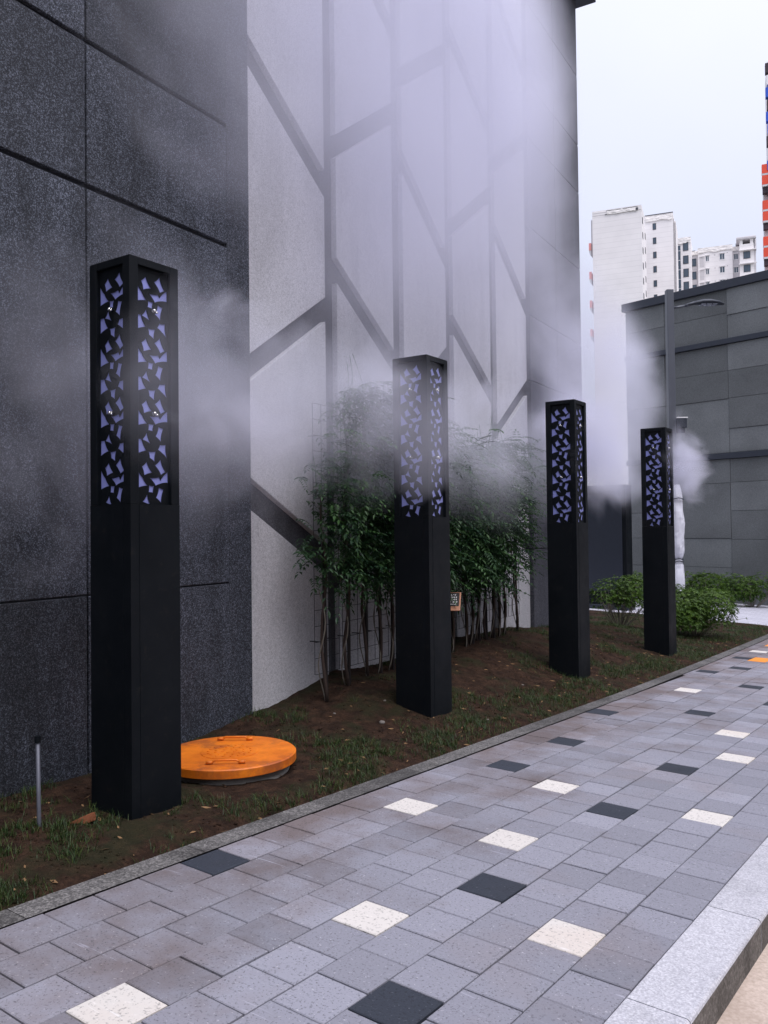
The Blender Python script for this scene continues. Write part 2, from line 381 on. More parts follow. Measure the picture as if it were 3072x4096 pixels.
# left cladding: one slab body with open horizontal joints that stop short of the corner
for j in range(len(zs)-1):
    a, b = zs[j]+gp, zs[j+1]-gp
    if j == 0: b += .012
    if j == 1: a -= .012
    mb.box(-8.9, -1.745-.008, 0, .13, a, b, 0, random.random()); mb.box(-1.745+.008, -.29, 0, .13, a, b, 0, random.random())
mb.box(-.29+.0005, 0, -.0, .13, -1.2, TOP)
wbuild(mb, 'dark_cladding', M['granite_dark'], .006)
mb = MB(); mb.box(-8.9, -.291, .035, .128, -1.2, TOP-.01); wbuild(mb, 'joint_backing', M['ledge'])
# right cladding
mb = MB(); zr = [-1.2, 1.33, 2.6, 3.97, 5.0, 6.4, 7.82, 8.70, 10.0, TOP]; g2 = .010
for j in range(len(zr)-1):
    a, b = zr[j]+g2, zr[j+1]-g2
    mb.box(6.86, 8.15-g2, 0, .13, a, b, 0, random.random()); mb.box(8.15+g2, 9.50, 0, .13, a, b, 0, random.random())
wbuild(mb, 'dark_cladding', M['granite_dark2'], .005)
mb = MB(); mb.box(6.88, 9.46, .035, .128, -1.2, TOP-.01); wbuild(mb, 'joint_backing', M['ledge'])
mb = MB(); mb.box(-9.0, 9.72, -.32, 7, TOP, TOP+.35); wbuild(mb, 'coping', M['ledge'], .01)
# light panels between the bands: raised 5 cm in front of the band plane
cols = [(.0, 1.26), (1.475, 2.635), (2.88, 4.0), (4.215, 5.425), (5.645, 6.86)]
def diag(c):   # list of bands (upper-left, lower-left, upper-right, lower-right)
    base = [('d', 6.10, 5.82, 5.26, 4.99), ('u', 3.16, 2.92, 3.98, 3.74), ('d', 2.16, 1.88, 1.52, 1.22), ('u', 7.08, 6.83, 7.90, 7.63), ('d', 9.80, 9.52, 9.02, 8.76)]
    alt = [('u', 5.71, 5.47, 6.54, 6.29), ('d', 4.44, 4.18, 3.70, 3.43), ('u', 1.30, 1.05, 2.10, 1.85), ('d', 8.28, 7.98, 7.55, 7.29), ('u', 9.6, 9.35, 10.4, 10.15)]
    return sorted((base, alt, base, alt, base)[c], key=lambda q: q[1])
for c, (a, b) in enumerate(cols):
    ds = [('x', -1.2, -1.2, -1.2, -1.2)]+diag(c)+[('x', TOP-.1, TOP-.1, TOP-.1, TOP-.1)]
    for k in range(len(ds)-1):
        l0, r0 = ds[k][1], ds[k][3]; l1, r1 = ds[k+1][2], ds[k+1][4]
        mb = MB(); f, bk = .065, .13; e = .0
        v = [(a, f, l0), (b, f, r0), (b, f, r1), (a, f, l1), (a, bk, l0), (b, bk, r0), (b, bk, r1), (a, bk, l1)]
        mb.add(v, [(0, 1, 2, 3), (0, 4, 5, 1), (1, 5, 6, 2), (2, 6, 7, 3), (3, 7, 4, 0)], 0, random.random())
        wbuild(mb, 'light_panel', M['stone_light'], .006)

# ------------------------------------------------------------------ soil bed
def wallx(y): return W0.x+(y-W0.y)/dw.y*dw.x
def mound(x, y):
    s = (y-W0.y)/dw.y
    m = .0+.11*sm(-1.2, .3, s)+.17*sm(.2, 1.4, s)+.09*sm(2.8, 4.2, s)-.10*sm(5.6, 7.5, s)-.2*sm(8, 11, s)
    xr = bx(y)-.153; xl = wallx(min(y, 14.6))
    t = (xr-x)/(xr-xl)
    h = m*sm(0.05, .9, t)+.035*sm(0, .12, t)
    n = noise.fractal(Vector((x*2.2, y*2.2, 0)), 1, 2, 4)*.022+noise.fractal(Vector((x*11, y*11, 3)), 1, 2, 3)*.007
    return h+n*sm(0, .15, t)-.012*(1-sm(0, .06, t))
mb = MB(); ys = [-1+i*.028 for i in range(int(19.6/.028))]; NX = 74
for y in ys:
    xr = bx(y)-.150; xl = wallx(min(y, 14.8))-.15
    if y > 14.5: xl = wallx(14.5)-.15-(y-14.5)*3.0*sm(14.5, 16, y)
    for i in range(NX):
        t = i/(NX-1); x = xr+(xl-xr)*t
        mb.v.append((x, y, gz(x, y)+mound(x, y)))
for j in range(len(ys)-1):
    for i in range(NX-1):
        a = j*NX+i; mb.f.append((a, a+NX, a+NX+1, a+1)); mb.mi.append(0); mb.t.append(.5)
tag(mb.build('soil_bed', M['soil'], smooth=True), kind='structure')
def sz(x, y): return gz(x, y)+mound(x, y)

# grass: patches of short blades
random.seed(11)
mb = MB(); cnt = 0
def blade(x, y, h, wd, lean, az, tint):
    z = sz(x, y)-.004; d = Vector((math.cos(az), math.sin(az), 0)); p = Vector((-d.y, d.x, 0))*wd/2; b = Vector((x, y, z))
    m = b+d*lean*.35*h+Vector((0, 0, h*.6)); e = b+d*lean*h+Vector((0, 0, h))
    mb.add([b-p, b+p, m+p*.7, m-p*.7, e], [(0, 1, 2, 3), (3, 2, 4)], 0, tint)
def gdens(x, y):
    t = (bx(y)-.15-x)/(bx(y)-.15-wallx(min(y, 14.6)))
    n = noise.fractal(Vector((x*1.7+5, y*1.7, 1)), 1, 2, 3)
    edge = math.exp(-((t-.16)/.22)**2)
    return max(0, min(1, -.02+.62*edge+n*1.7+.5*sm(12, 16, y)-.35*math.exp(-((y-7.2)/2.0)**2)*sm(.25, .5, t)))
for i in range(36000):
    y = 1.2+17.2*random.random()**1.25; xr = bx(y)-.16; xl = wallx(min(y, 14.6)) if y < 14.5 else -7.5
    x = xr-(xr-xl)*random.random()
    if random.random() > gdens(x, y)*1.0: continue
    if any(abs(x-(px-.175)) < .19 and abs(y-(py+.175)) < .19 for px, py in ((-4.05, 3.0), (-4.15, 6.2), (-4.10, 9.2), (-4.06, 12.2))): continue
    if (x+4.47)**2+(y-4.15)**2 < .2: continue
    for q in range(random.randint(3, 7)):
        blade(x+random.gauss(0, .012), y+random.gauss(0, .012), random.uniform(.014, .055)*(.7+.7*random.random()), random.uniform(.0025, .005), random.uniform(.2, 1.5), random.random()*6.28, random.random()**2.2)
tag(mb.build('grass', M['grass']), kind='stuff', label='thin grass tufts over the red soil bed', cat='grass')
# small litter on the soil
mb = MB()
for i in range(420):
    y = 1.2+14*random.random()**1.3; x = bx(y)-.17-random.random()**1.3*1.5
    if x < wallx(min(y, 14))+.05: continue
    z = sz(x, y)+.003; a = random.random()*6.28; L = random.uniform(.012, .035); d = Vector((math.cos(a), math.sin(a), 0)); p = Vector((-d.y, d.x, 0))
    c0 = Vector((x, y, z)); mb.quad(c0-d*L, c0-p*L*.3+Vector((0, 0, .006)), c0+d*L+Vector((0, 0, random.uniform(0, .012))), c0+p*L*.3, 0)
tag(mb.build('leaf_litter', M['drygrass']), kind='stuff', label='dry leaf scraps scattered on the soil', cat='litter')
stones = [(-4.35, 5.75, .026), (-4.62, 6.15, .014), (-3.9, 6.75, .012), (-4.75, 5.6, .014), (-4.3, 8.2, .016)]
for i, (x, y, r) in enumerate(stones):
    bm = bmesh.new(); bmesh.ops.create_icosphere(bm, subdivisions=2, radius=r)
    for v in bm.verts:
        v.co *= 1+.3*noise.noise(v.co*40+Vector((i*7, 0, 0))); v.co.z *= .6
    me = bpy.data.meshes.new('stone'); bm.to_mesh(me); bm.free()
    o = link('stone', me, M['concrete'], None, True); o.location = (x, y, sz(x, y)+r*.2)
    tag(o, 'small loose stone lying on the soil between the tall mist posts', 'stone', 'loose stones on the soil')

mb = MB(); random.seed(5)
for i in range(5200):
    y = 1.0+16*random.random()**1.3; xr = bx(y)-.158; xl = wallx(min(y, 14.4))+.03
    x = xr-(xr-xl)*random.random()**1.1
    if noise.noise(Vector((x*1.9, y*1.9, 9)))+random.random()*.5 < .12: continue
    r = random.uniform(.003, .012)*(1.7 if random.random() < .06 else 1); z = sz(x, y)+r*.2
    vs = [(x+r*a*random.uniform(.6, 1.3), y+r*b*random.uniform(.6, 1.3), z+r*c*random.uniform(.5, 1)) for a, b, c in ((1, 0, 0), (0, 1, 0), (-1, 0, 0), (0, -1, 0), (0, 0, 1), (0, 0, -1))]
    mb.add(vs, [(0, 1, 4), (1, 2, 4), (2, 3, 4), (3, 0, 4), (1, 0, 5), (2, 1, 5), (3, 2, 5), (0, 3, 5)])
tag(mb.build('soil_clods', M['soil'], smooth=True), kind='stuff', label='small clods of red soil over the planting bed', cat='soil')

# ------------------------------------------------------------------ mist posts
def bow(poly, k=.06, n=5, g=1.19):
    """edges of a hole bowed inwards, as the leaves around it bulge"""
    cx = sum(p[0] for p in poly)/len(poly); cy = sum(p[1] for p in poly)/len(poly); out = []
    poly = [(max(387, min(607, cx+(p[0]-cx)*g)), cy+(p[1]-cy)*(g-.04)) for p in poly]
    for i in range(len(poly)):
        a, b = poly[i], poly[(i+1) % len(poly)]; dx, dy = b[0]-a[0], b[1]-a[1]; L = math.hypot(dx, dy)
        nx, ny = -dy/L, dx/L; mx, my = (a[0]+b[0])/2, (a[1]+b[1])/2
        if (cx-mx)*nx+(cy-my)*ny < 0: nx, ny = -nx, -ny
        edge = (abs(a[0]-387) < 2 and abs(b[0]-387) < 2) or (abs(a[0]-607) < 6 and abs(b[0]-607) < 6 and abs(dx) < 3)
        for q in range(n):
            t = q/n; s = 0 if edge else 4*t*(1-t)*k*L; out.append((a[0]+dx*t+nx*s, a[1]+dy*t+ny*s))
    return out
H = [[(387, 365), (425, 430), (455, 480), (387, 500)], [(455, 315), (488, 385), (440, 405), (427, 350)], [(555, 292), (585, 375), (557, 395), (520, 335)],
     [(607, 385), (607, 455), (550, 465), (525, 480), (488, 430), (545, 422), (553, 443)], [(472, 487), (505, 490), (498, 535), (470, 530)],
     [(542, 503), (573, 515), (557, 605), (524, 570)], [(458, 553), (482, 632), (430, 605)], [(387, 608), (420, 608), (448, 680), (387, 708)],
     [(553, 640), (590, 635), (607, 735), (565, 690), (541, 672)], [(472, 695), (518, 690), (510, 760), (480, 735)]]
PW, PZ0, PZ1 = .235, 1.80, 3.192     # panel width, bottom and top
def holes():
    out = []
    for per in range(-1, 5):
        for h in H:
            pts = [((x-387)/220*(PW-.012)+.006, PZ1-(y+458*per-248)/1752*(PZ1-PZ0)) for x, y in bow(h)]
            if max(p[1] for p in pts) > PZ1-.006 or min(p[1] for p in pts) < PZ0+.004:
                if per == 3 and min(p[1] for p in pts) > PZ0-.05 and max(p[1] for p in pts) > PZ0+.03: pts = [(p[0], max(p[1], PZ0+.005)) for p in pts]
                else: continue
            out.append(pts)
    return out
cu = bpy.data.curves.new('cut', 'CURVE'); cu.dimensions = '2D'; cu.fill_mode = 'BOTH'; cu.extrude = .0015
for pts in [[(0, PZ0), (PW, PZ0), (PW, PZ1), (0, PZ1)]]+holes():
    sp = cu.splines.new('POLY'); sp.points.add(len(pts)-1); sp.use_cyclic_u = True
    for p, q in zip(sp.points, pts): p.co = (q[0], q[1], 0, 1)
co = bpy.data.objects.new('cut', cu); C.objects.link(co)
dg = bpy.context.evaluated_depsgraph_get(); screen_me = bpy.data.meshes.new_from_object(co.evaluated_get(dg))
bpy.data.objects.remove(co); bpy.data.curves.remove(cu)
screen_me.transform(Matrix.Rotation(math.pi/2, 4, 'X')); screen_me.materials.clear(); screen_me.materials.append(M['black'])

PB = .365; PH = 3.235
def make_post():
    root = empty('mist_post', (0, 0, 0))     # local: near right corner at origin, body towards -x and +y
    mb = MB()
    mb.box(-PB, 0, 0, PB, -.25, PZ0-.0005)                       # lower shaft
    mb.build('shaft', M['black'], root)
    mb = MB(); q = .062
    mb.box(-PB+q, -q, -.0022, .001, -.25, PZ0-.001); mb.box(-PB+q, -q, PB-.001, PB+.0022, -.25, PZ0-.001)
    mb.box(-.001, .0022, q, PB-q, -.25, PZ0-.001); mb.box(-PB-.0022, -PB+.001, q, PB-q, -.25, PZ0-.001)
    mb.build('face_panels', M['black'], root)
    mb = MB(); p = .062
    for (x0, y0) in ((-PB, 0), (-p, 0), (-PB, PB-p), (-p, PB-p)): mb.box(x0, x0+p, y0, y0+p, PZ0, PH)
    mb.build('corner_frame', M['black'], root, bevel=.003)
    mb = MB()
    for a in (0, PB-p): mb.box(-PB+p+.001, -p-.001, a+.001, a+p-.001, PZ1+.002, PH-.001)
    for a in (-PB, -p): mb.box(a+.001, a+p-.001, p+.001, PB-p-.001, PZ1+.002, PH-.001)
    mb.box(-PB+.004, -.004, .004, PB-.004, PH-.0005, PH+.004)
    mb.build('top_cap', M['black'], root, bevel=.003)
    mb = MB(); d = .030
    mb.box(-PB+d, -d, d, PB-d, PZ0+.002, PZ1); mb.build('backing', M['lav'], root)
    w_ = PB-2*p
    for k, (loc, rz) in enumerate((((-PB+p-.001, .026, 0), 0), ((-.026, p-.001, 0), math.pi/2), ((-p+.001, PB-.026, 0), math.pi), ((-PB+.026, PB-p+.001, 0), -math.pi/2))):
        o = bpy.data.objects.new('leaf_screen', screen_me); C.objects.link(o); o.parent = root; o.location = loc; o.rotation_euler = (0, 0, rz); o.scale = (w_/PW*1.005, 1, 1)
        for z in (2.945, 2.337):
            mb = MB(); mb.tube([(0, 0, 0), (0, -.022, 0)], .011, 12); mb.tube([(0, -.022, 0), (0, -.032, .004)], [.013, .008], 12)
            mb.tube([(.012, -.014, -.006), (.02, -.03, -.008)], [.007, .005], 8)
            q = mb.build('nozzle', M['chrome'], root, smooth=True)
            q.location = Vector(loc)+Matrix.Rotation(rz, 3, 'Z') @ Vector((w_*.5, -.001, z)); q.rotation_euler = (0, 0, rz)
    return root
def copy_tree(o, parent=None):
    c = o.copy(); C.objects.link(c); c.parent = parent
    for ch in o.children: copy_tree(ch, c)
    return c
posts = [(-4.05, 3.0, .022, 'nearest black mist post with lavender leaf screens, in front of the dark wall'),
         (-4.15, 6.2, .015, 'second black mist post, standing in front of the climbing vines'),
         (-4.10, 9.2, .010, 'third black mist post, on the soil before the right end of the wall'),
         (-4.06, 12.25, .005, 'farthest black mist post, standing between the two green bushes')]
proto = make_post()
for i, (x, y, dz, lb) in enumerate(posts):
    o = proto if i == 0 else copy_tree(proto)
    o.location = (x, y, gz(x, y)+.03*i+.03); o.rotation_euler = (0, 0, R(2.3))
    tag(o, lb, 'mist post', 'mist posts in a row along the pavement')

# ------------------------------------------------------------------ manhole
mx, my = -4.47, 4.13; mz = sz(mx, my)
root = empty('manhole', (mx, my, gz(mx, my)+.03)); tag(root, 'round orange manhole lid on a concrete collar beside the nearest post', 'manhole cover')
mb = MB(); mb.lathe([(.42, -.2), (.42, .045), (.405, .05)], 48); mb.build('collar', M['collar'], root, True)
mb = MB(); mb.lathe([(.462, .052), (.466, .056), (.466, .108), (.458, .115), (.452, .115)], 72); mb.build('lid', M['orange'], root)
mb = MB(); mb.lathe([(.20, .113), (.20, .118), (.195, .119)], 48)
random.seed(3)
for rr in (.05, .10, .15):
    for k in range(int(rr*120)):
        a = 2*math.pi*k/int(rr*120); x, y = rr*math.cos(a), rr*math.sin(a); mb.box(x-.008, x+.008, y-.005, y+.005, .117, .1225)
mb.build('raised_emblem', M['orange'], root)
for (hx, hy, ra) in ((.22, -.24, R(40)), (-.20, .24, R(35))):
    m = Matrix.Translation((hx, hy, .116)) @ Matrix.Rotation(ra, 4, 'Z')
    mb = MB(); mb.tube([(-.10, 0, .008), (-.07, 0, .026), (.07, 0, .026), (.10, 0, .008)], .007, 8)
    for s in (-1, 1): mb.tube([(s*.085, 0, .012), (s*.13, 0, .012)], .011, 8)
    mb.build('handle', M['orange'], root, True, xf=m)

# ------------------------------------------------------------------ pipe and terracotta scrap
px, py = -4.33, 2.60; z0 = sz(px, py)
root = empty('vent_pipe', (px, py, z0)); tag(root, 'thin grey upright pipe with a black cap at the foot of the dark wall', 'pipe')
mb = MB(); mb.tube([(.02, 0, -.1), (0, 0, .0), (-.012, 0, .46)], .0115, 12); mb.build('tube', M['pipe'], root, True)
mb = MB(); mb.tube([(-.012, 0, .455), (-.0125, 0, .49)], .0165, 12); mb.build('cap', M['black'], root)
mb = MB(); L = .22
mb.add([(-.11, -.02, 0), (.02, -.03, .0), (.10, .0, .0), (.0, .03, 0), (-.11, -.005, .035), (-.01, -.012, .06), (.105, .01, .07), (-.0, .035, .05)],
       [(3, 2, 1, 0), (4, 5, 6, 7), (0, 1, 5, 4), (1, 2, 6, 5), (2, 3, 7, 6), (3, 0, 4, 7)])
o = mb.build('terracotta_piece', M['brick'], bevel=.006); o.location = (-4.22, 2.80, sz(-4.22, 2.80)-.01); o.rotation_euler = (0, R(-14), R(42)); o.scale = (.75, .75, .7)
tag(o, 'broken curved terracotta piece half buried left of the nearest post', 'terracotta')

# ------------------------------------------------------------------ wire trellis panels on the wall
def trellis(s0, s1, z0, z1, lb, off):
    root = empty('wire_trellis', WP(s0, off, z0), ang); tag(root, lb, 'trellis', 'wire trellis panels on the pale wall')
    W = s1-s0; Hh = z1-z0
    mb = MB(); r = .0032
    nv = max(2, int(round(W/.145)))
    for i in range(nv+1): mb.tube([(W*i/nv, 0, 0), (W*i/nv, 0, Hh)], r, 5)
    nh = int(Hh/.15)
    for i in range(nh+1): mb.tube([(0, -.007, Hh*i/nh), (W, -.007, Hh*i/nh)], r, 5)
    mb.build('mesh', M['wire'], root)
    for x in (.08, W-.08):
        for z in (.3, Hh-.3):
            mb = MB(); mb.tube([(x, 0, z), (x, off+.05, z)], .006, 6); mb.build('bracket', M['wire'], root)
ss = [.84+.48*i for i in range(11)]
for i, s in enumerate(ss):
    zb = .30 if s < 2.5 else .40
    k = ['leftmost wire trellis panel behind the vines'] + ['wire trellis panel behind the vines, number %s from the left' % w_ for w_ in ('two', 'three', 'four', 'five', 'six', 'seven', 'eight', 'nine', 'ten')] + ['rightmost wire trellis panel behind the vines']
    trellis(s, s+.42, zb, 2.86, k[i], .06)

# ------------------------------------------------------------------ climbing vines
random.seed(21)
def leaflet(mb, p, d, L, wd, up, tint):
    d = d.normalized(); s = d.cross(up)
    if s.length < 1e-4: s = Vector((1, 0, 0))
    s.normalize(); n = s.cross(d)
    a = p; b = p+d*L*.45+s*wd/2+n*wd*.12; c = p+d*L-Vector((0, 0, L*.15)); e = p+d*L*.45-s*wd/2+n*wd*.12
    mb.add([a, b, c, e], [(0, 1, 2), (0, 2, 3)], 0, tint)
def compound(mb, p, d, L, tint, n=5):
    d = d.normalized(); side = d.cross(Vector((0, 0, 1)))
    side = side.normalized() if side.length > 1e-3 else Vector((1, 0, 0))
    up = Vector((0, 0, 1))
    for i in range(n):
        t = (i+.6)/n; q = p+d*L*t-Vector((0, 0, L*.35*t*t))
        for s in (-1, 1):
            ld = (side*s*.85+d*.55-Vector((0, 0, .35))).normalized()
            leaflet(mb, q, ld, L*.30*(1-.35*t), L*.115, up, tint)
    leaflet(mb, p+d*L-Vector((0, 0, L*.35)), (d-Vector((0, 0, .5))), L*.3, L*.11, up, tint)
# (s along the wall, ground-level distance from wall, canopy bottom, canopy top, spread)
vines = [(.62, .32, .95, 2.2, .22), (1.03, .30, 1.00, 3.05, .33), (1.35, .30, .98, 3.15, .33), (1.62, .30, .95, 3.05, .32), (1.91, .28, .90, 3.1, .32),
         (2.25, .30, .9, 3.1, .33), (2.6, .30, .9, 3.0, .33), (2.95, .30, .85, 2.9, .33), (3.3, .30, .85, 2.75, .33), (3.67, .30, .75, 2.7, .33), (3.86, .30, .72, 2.72, .33),
         (4.05, .30, .8, 2.75, .33), (4.28, .30, .85, 2.85, .33), (4.56, .28, .95, 2.95, .33), (4.76, .28, 1.05, 2.98, .32), (4.97, .27, 1.25, 2.92, .30), (5.46, .25, 1.7, 2.78, .26)]
names = ['vine at the left end of the trellis row', 'tall vine left of the second post, nearest the pale corner panel', 'vine with bright bare shoots above it, left of the second post',
         'vine just left of the second post with a twisted stem', 'vine against the left edge of the second post', 'vine hidden mostly behind the left side of the second post',
         'vine behind the middle of the second post', 'vine behind the right side of the second post', 'vine just right of the second post, beside the plaque',
         'vine directly behind the tilted plaque', 'vine whose stem rises right of the plaque', 'vine a step right of the plaque with a straight dark stem',
         'vine with a kinked stem left of the tallest right crown', 'vine under the highest crown right of the second post', 'vine with thin crown and clear view of the trellis behind its stem',
         'last but one vine before the right end of the trellis', 'vine with a forked foot at the right end of the trellis row']
vines = [(a, b, c+.20, d-(.12 if a > 2.5 else .04), e*.96) for a, b, c, d, e in vines]
for (s, o_, zb, zt, spd), nm in zip(vines, names):
    base = WP(s, o_, 0); base.z = sz(base.x, base.y)-.03
    root = empty('climbing_vine', base); tag(root, 'dark green pinnate-leaved '+nm, 'climbing plant', 'vines climbing the trellis')
    ib = Matrix.Translation(-base)
    H_ = zt-base.z
    mb = MB(); pts = []
    ph = random.random()*6
    for i in range(13):
        z = H_*.93*i/12; pts.append((.025*math.sin(ph+z*5.5)*(1-.3*i/12)+random.gauss(0, .004), .02*math.cos(ph+z*5), z))
    mb.tube(pts, [.017-.009*i/12 for i in range(13)], 7); mb.build('stem', M['bark'], root, True)
    mb = MB(); mb.tube([(0, .03, -.05), (-.03, .03, H_*.75)], .016, 8); mb.build('stake', M['stake'], root)
    mb = MB(); pts = []
    for i in range(15):
        z = .0+H_*.5*i/14; pts.append((-.01+.035*math.cos(z*8+ph), -.02+.03*math.sin(z*8+ph), z))
    mb.tube(pts, .006, 5); mb.build('twining_shoot', M['twig'], root, True)
    mb = MB(); nl = int(165*(zt-zb)*spd/.33)+20
    for k in range(nl):
        f = random.random(); z = zb+(zt-zb)*f
        wd = spd*(.55+.6*math.sin(math.pi*min(1, f*1.05+.08))**.6)*(1 if f < .85 else .6)
        off = max(-.22, random.gauss(.08, .17)); al = random.gauss(0, wd*.62)
        p = WP(s+al, o_+off, z)-base
        d = nw*random.uniform(-.1, 1)+dw*random.uniform(-1, 1)+Vector((0, 0, random.uniform(-.5, .5)))
        compound(mb, p, d, random.uniform(.16, .28), random.random()**1.5, random.choice((4, 5, 5, 6)))
    for k in range(2):    # bare upright shoots above the crown
        q0 = WP(s+random.gauss(0, .1), o_, zt-.1)-base; q1 = q0+Vector((random.gauss(0, .04), random.gauss(0, .04), random.uniform(.15, .4)))
        mb.tube([q0, (q0+q1)/2+Vector((.01, 0, 0)), q1], .004, 4)
        for j in range(4): compound(mb, q0+(q1-q0)*(.3+.2*j), Vector((random.uniform(-1, 1), random.uniform(-1, 1), .5)), .07, .6, 3)
    mb.build('foliage', M['vine'], root)

# ------------------------------------------------------------------ plaque beside the second post
root = empty('plaque_stand', (-4.87, 7.50, sz(-4.87, 7.50))); root.rotation_euler = (0, 0, R(28))
tag(root, 'small tilted plaque with copper frame and white writing right of the second post', 'plaque')
mb = MB(); mb.tube([(0, .05, -.1), (0, .05, .70)], .018, 8); mb.build('leg', M['black'], root)
T = Matrix.Translation((0, .0, .76)) @ Matrix.Rotation(R(38), 4, 'X')
mb = MB(); mb.box(-.20, .20, -.14, .14, -.012, .0); mb.build('frame', M['copper'], root, bevel=.004, xf=T)
mb = MB(); mb.box(-.185, .185, -.075, .125, .001, .004); mb.build('face', M['plaque'], root, xf=T)
mb = MB()
for r_ in range(5):
    x = -.16
    while x < .155:
        wd = random.uniform(.012, .02); 
        for q in range(2): mb.box(x, x+wd*.75, .095-r_*.036-.006*q*2, .099-r_*.036-.006*q*2, .0045, .0058)
        mb.box(x+wd*.3, x+wd*.45, .082-r_*.036, .1-r_*.036, .0045, .0058)
        x += wd+.004+(.012 if random.random() < .25 else 0)
mb.build('writing', M['white'], root, xf=T)

# ------------------------------------------------------------------ bushes
def whorl(mb, p, d, L, tint):
    d = d.normalized(); a = d.orthogonal().normalized(); b = d.cross(a)
    n = random.choice((4, 5, 5, 6)); ph = random.random()*6
    for k in range(n):
        t = ph+6.283*k/n; r = a*math.cos(t)+b*math.sin(t)
        leaflet(mb, p, (r+d*random.uniform(.3, .9)), L*random.uniform(.7, 1.1), L*.38, d, min(1, max(0, tint+random.gauss(0, .12))))
def bush(x, y, rx, ry, h, nwh, lb, skirt=.25, leaf=.045, mat='azalea', bare=.3, lobes=7, seed=1):
    random.seed(seed); z = sz(x, y) if y < 18 and x > -8 else gz(x, y)
    root = empty('bush', (x, y, z)); tag(root, lb, 'bush', 'evergreen bushes')
    lb_ = []
    for k in range(lobes):
        a = random.random()*6.28; q = math.sqrt(random.random())*.62
        lb_.append((rx*q*math.cos(a), ry*q*math.sin(a), h*random.uniform(.48, .68), random.uniform(.42, .6)))
    mb = MB(); tw = MB()
    for k in range(nwh):
        L = random.choice(lb_); th = random.random()*6.28; ph = math.acos(random.uniform(-.75, 1)); rr = random.uniform(.72, 1.05)**.6
        d = Vector((math.sin(ph)*math.cos(th), math.sin(ph)*math.sin(th), math.cos(ph)))
        p = Vector((L[0]+d.x*L[3]*rx*rr, L[1]+d.y*L[3]*ry*rr, L[2]+d.z*L[3]*h*.8*rr))
        if p.z < h*skirt+random.gauss(0, .05): continue
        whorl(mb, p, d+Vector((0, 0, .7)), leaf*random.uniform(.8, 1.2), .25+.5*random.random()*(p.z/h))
    for k in range(int(26)):
        a = random.random()*6.28; q = random.random(); e = Vector((rx*.85*q*math.cos(a), ry*.85*q*math.sin(a), h*random.uniform(.5, .95))); b = Vector((e.x*.22, e.y*.22, -.02))
        m = (b+e)/2+Vector((e.x*.1, e.y*.1, -.05)); tw.tube([b, m, e], [.009, .006, .003], 5)
        for j in range(2):
            e2 = m+Vector((random.gauss(0, .12)*rx, random.gauss(0, .12)*ry, random.uniform(.1, .3)*h)); tw.tube([m, e2], [.005, .002], 4)
    for k in range(int(10*bare)):   # straggling twigs sticking out
        a = random.random()*6.28; e = Vector((rx*1.08*math.cos(a), ry*1.08*math.sin(a), h*random.uniform(.35, .7))); b = e*.45; b.z = h*.25
        tw.tube([b, (b+e)/2+Vector((0, 0, .02)), e], [.006, .004, .002], 4); whorl(mb, e, e-b, leaf, .5); whorl(mb, b+(e-b)*.7, Vector((0, 0, 1)), leaf, .5)
    tw.build('branches', M['twig'], root); mb.build('foliage', M[mat], root)
bush(-4.62, 15.3, .80, .95, .84, 4300, 'bright green rounded bush right of the farthest post, at the grass edge', .18, .046, seed=5, bare=1)
bush(-5.75, 14.7, .62, .6, .86, 1500, 'looser green bush with bare lower stems, left of the farthest post', .42, .048, seed=8, bare=.8)
far = [(-5.9, 24.6, 'small green bush at the foot of the stone wall, nearest the right edge'), (-7.3, 25.0, 'small green bush at the foot of the stone wall, second from the right edge'), (-8.6, 25.3, 'small green bush at the foot of the stone wall, nearest the wrapped pole'), (-9.9, 25.5, 'small green bush by the stone wall behind the mist')]
for i, (x, y, lb) in enumerate(far):
    bush(x, y, .95, .5, .85, 1100, lb, .0, .065, 'azalea', .2, 8, 30+i)

# ------------------------------------------------------------------ second building
B0 = Vector((-5.69, 25.6, -.59)); db = Vector((-.978, .208, 0)).normalized(); nb = Vector((db.y*-1, db.x, 0))
if nb.y > 0: nb = -nb
XB = Matrix(((db.x, -nb.x, 0, B0.x), (db.y, -nb.y, 0, B0.y), (0, 0, 1, 0), (0, 0, 0, 1)))
b2 = empty('stone_clad_building', B0); tag(b2, 'grey stone clad building with dark ledges behind the bushes on the right', 'building')
ib2 = Matrix.Translation(-B0)
mb = MB(); mb.box(-9, 4.40, .09, 9, -1.4, 8.7); mb.build('wall_core', M['ledge'], b2, xf=ib2 @ XB)
random.seed(77)
mb = MB(); levels = [(-1.0, 3.62), (3.80, 6.98), (7.15, 8.60)]
edges = [4.42, 3.05, 1.02, -1.1, -3.2, -5.4, -7.4, -9]
hz = {0: [[.45, 1.31, 2.1], [.44, 1.3, 2.92], [1.27, 2.10, 2.93], [.44, 2.1], [1.27, 2.9], [.44, 2.1], [1.3]], 1: [[5.4], [5.38, 6.2], [4.5, 5.39, 6.2], [5.4, 6.2], [4.6, 5.4], [5.4, 6.2], [5.4]], 2: [[7.88], [7.90], [7.83], [7.83], [7.9], [7.83], [7.9]]}
for li, (a, b) in enumerate(levels):
    for c in range(len(edges)-1):
        zz = [a]+hz[li][c]+[b]
        for k in range(len(zz)-1):
            pr = random.choice((0, 0, .012, .02)); g = .005
            mb.box(edges[c+1]+g, edges[c]-g, -pr, .1, zz[k]+g, zz[k+1]-g, 0, random.random())
mb.build('stone_cladding', M['clad'], b2, bevel=.004, xf=ib2 @ XB)
mb = MB()
mb.box(-9, 4.43, -.09, .1, 3.625, 3.79); mb.box(-9, 4.43, -.09, .1, 6.985, 7.14)
mb.build('ledge', M['ledge'], b2, bevel=.008, xf=ib2 @ XB)
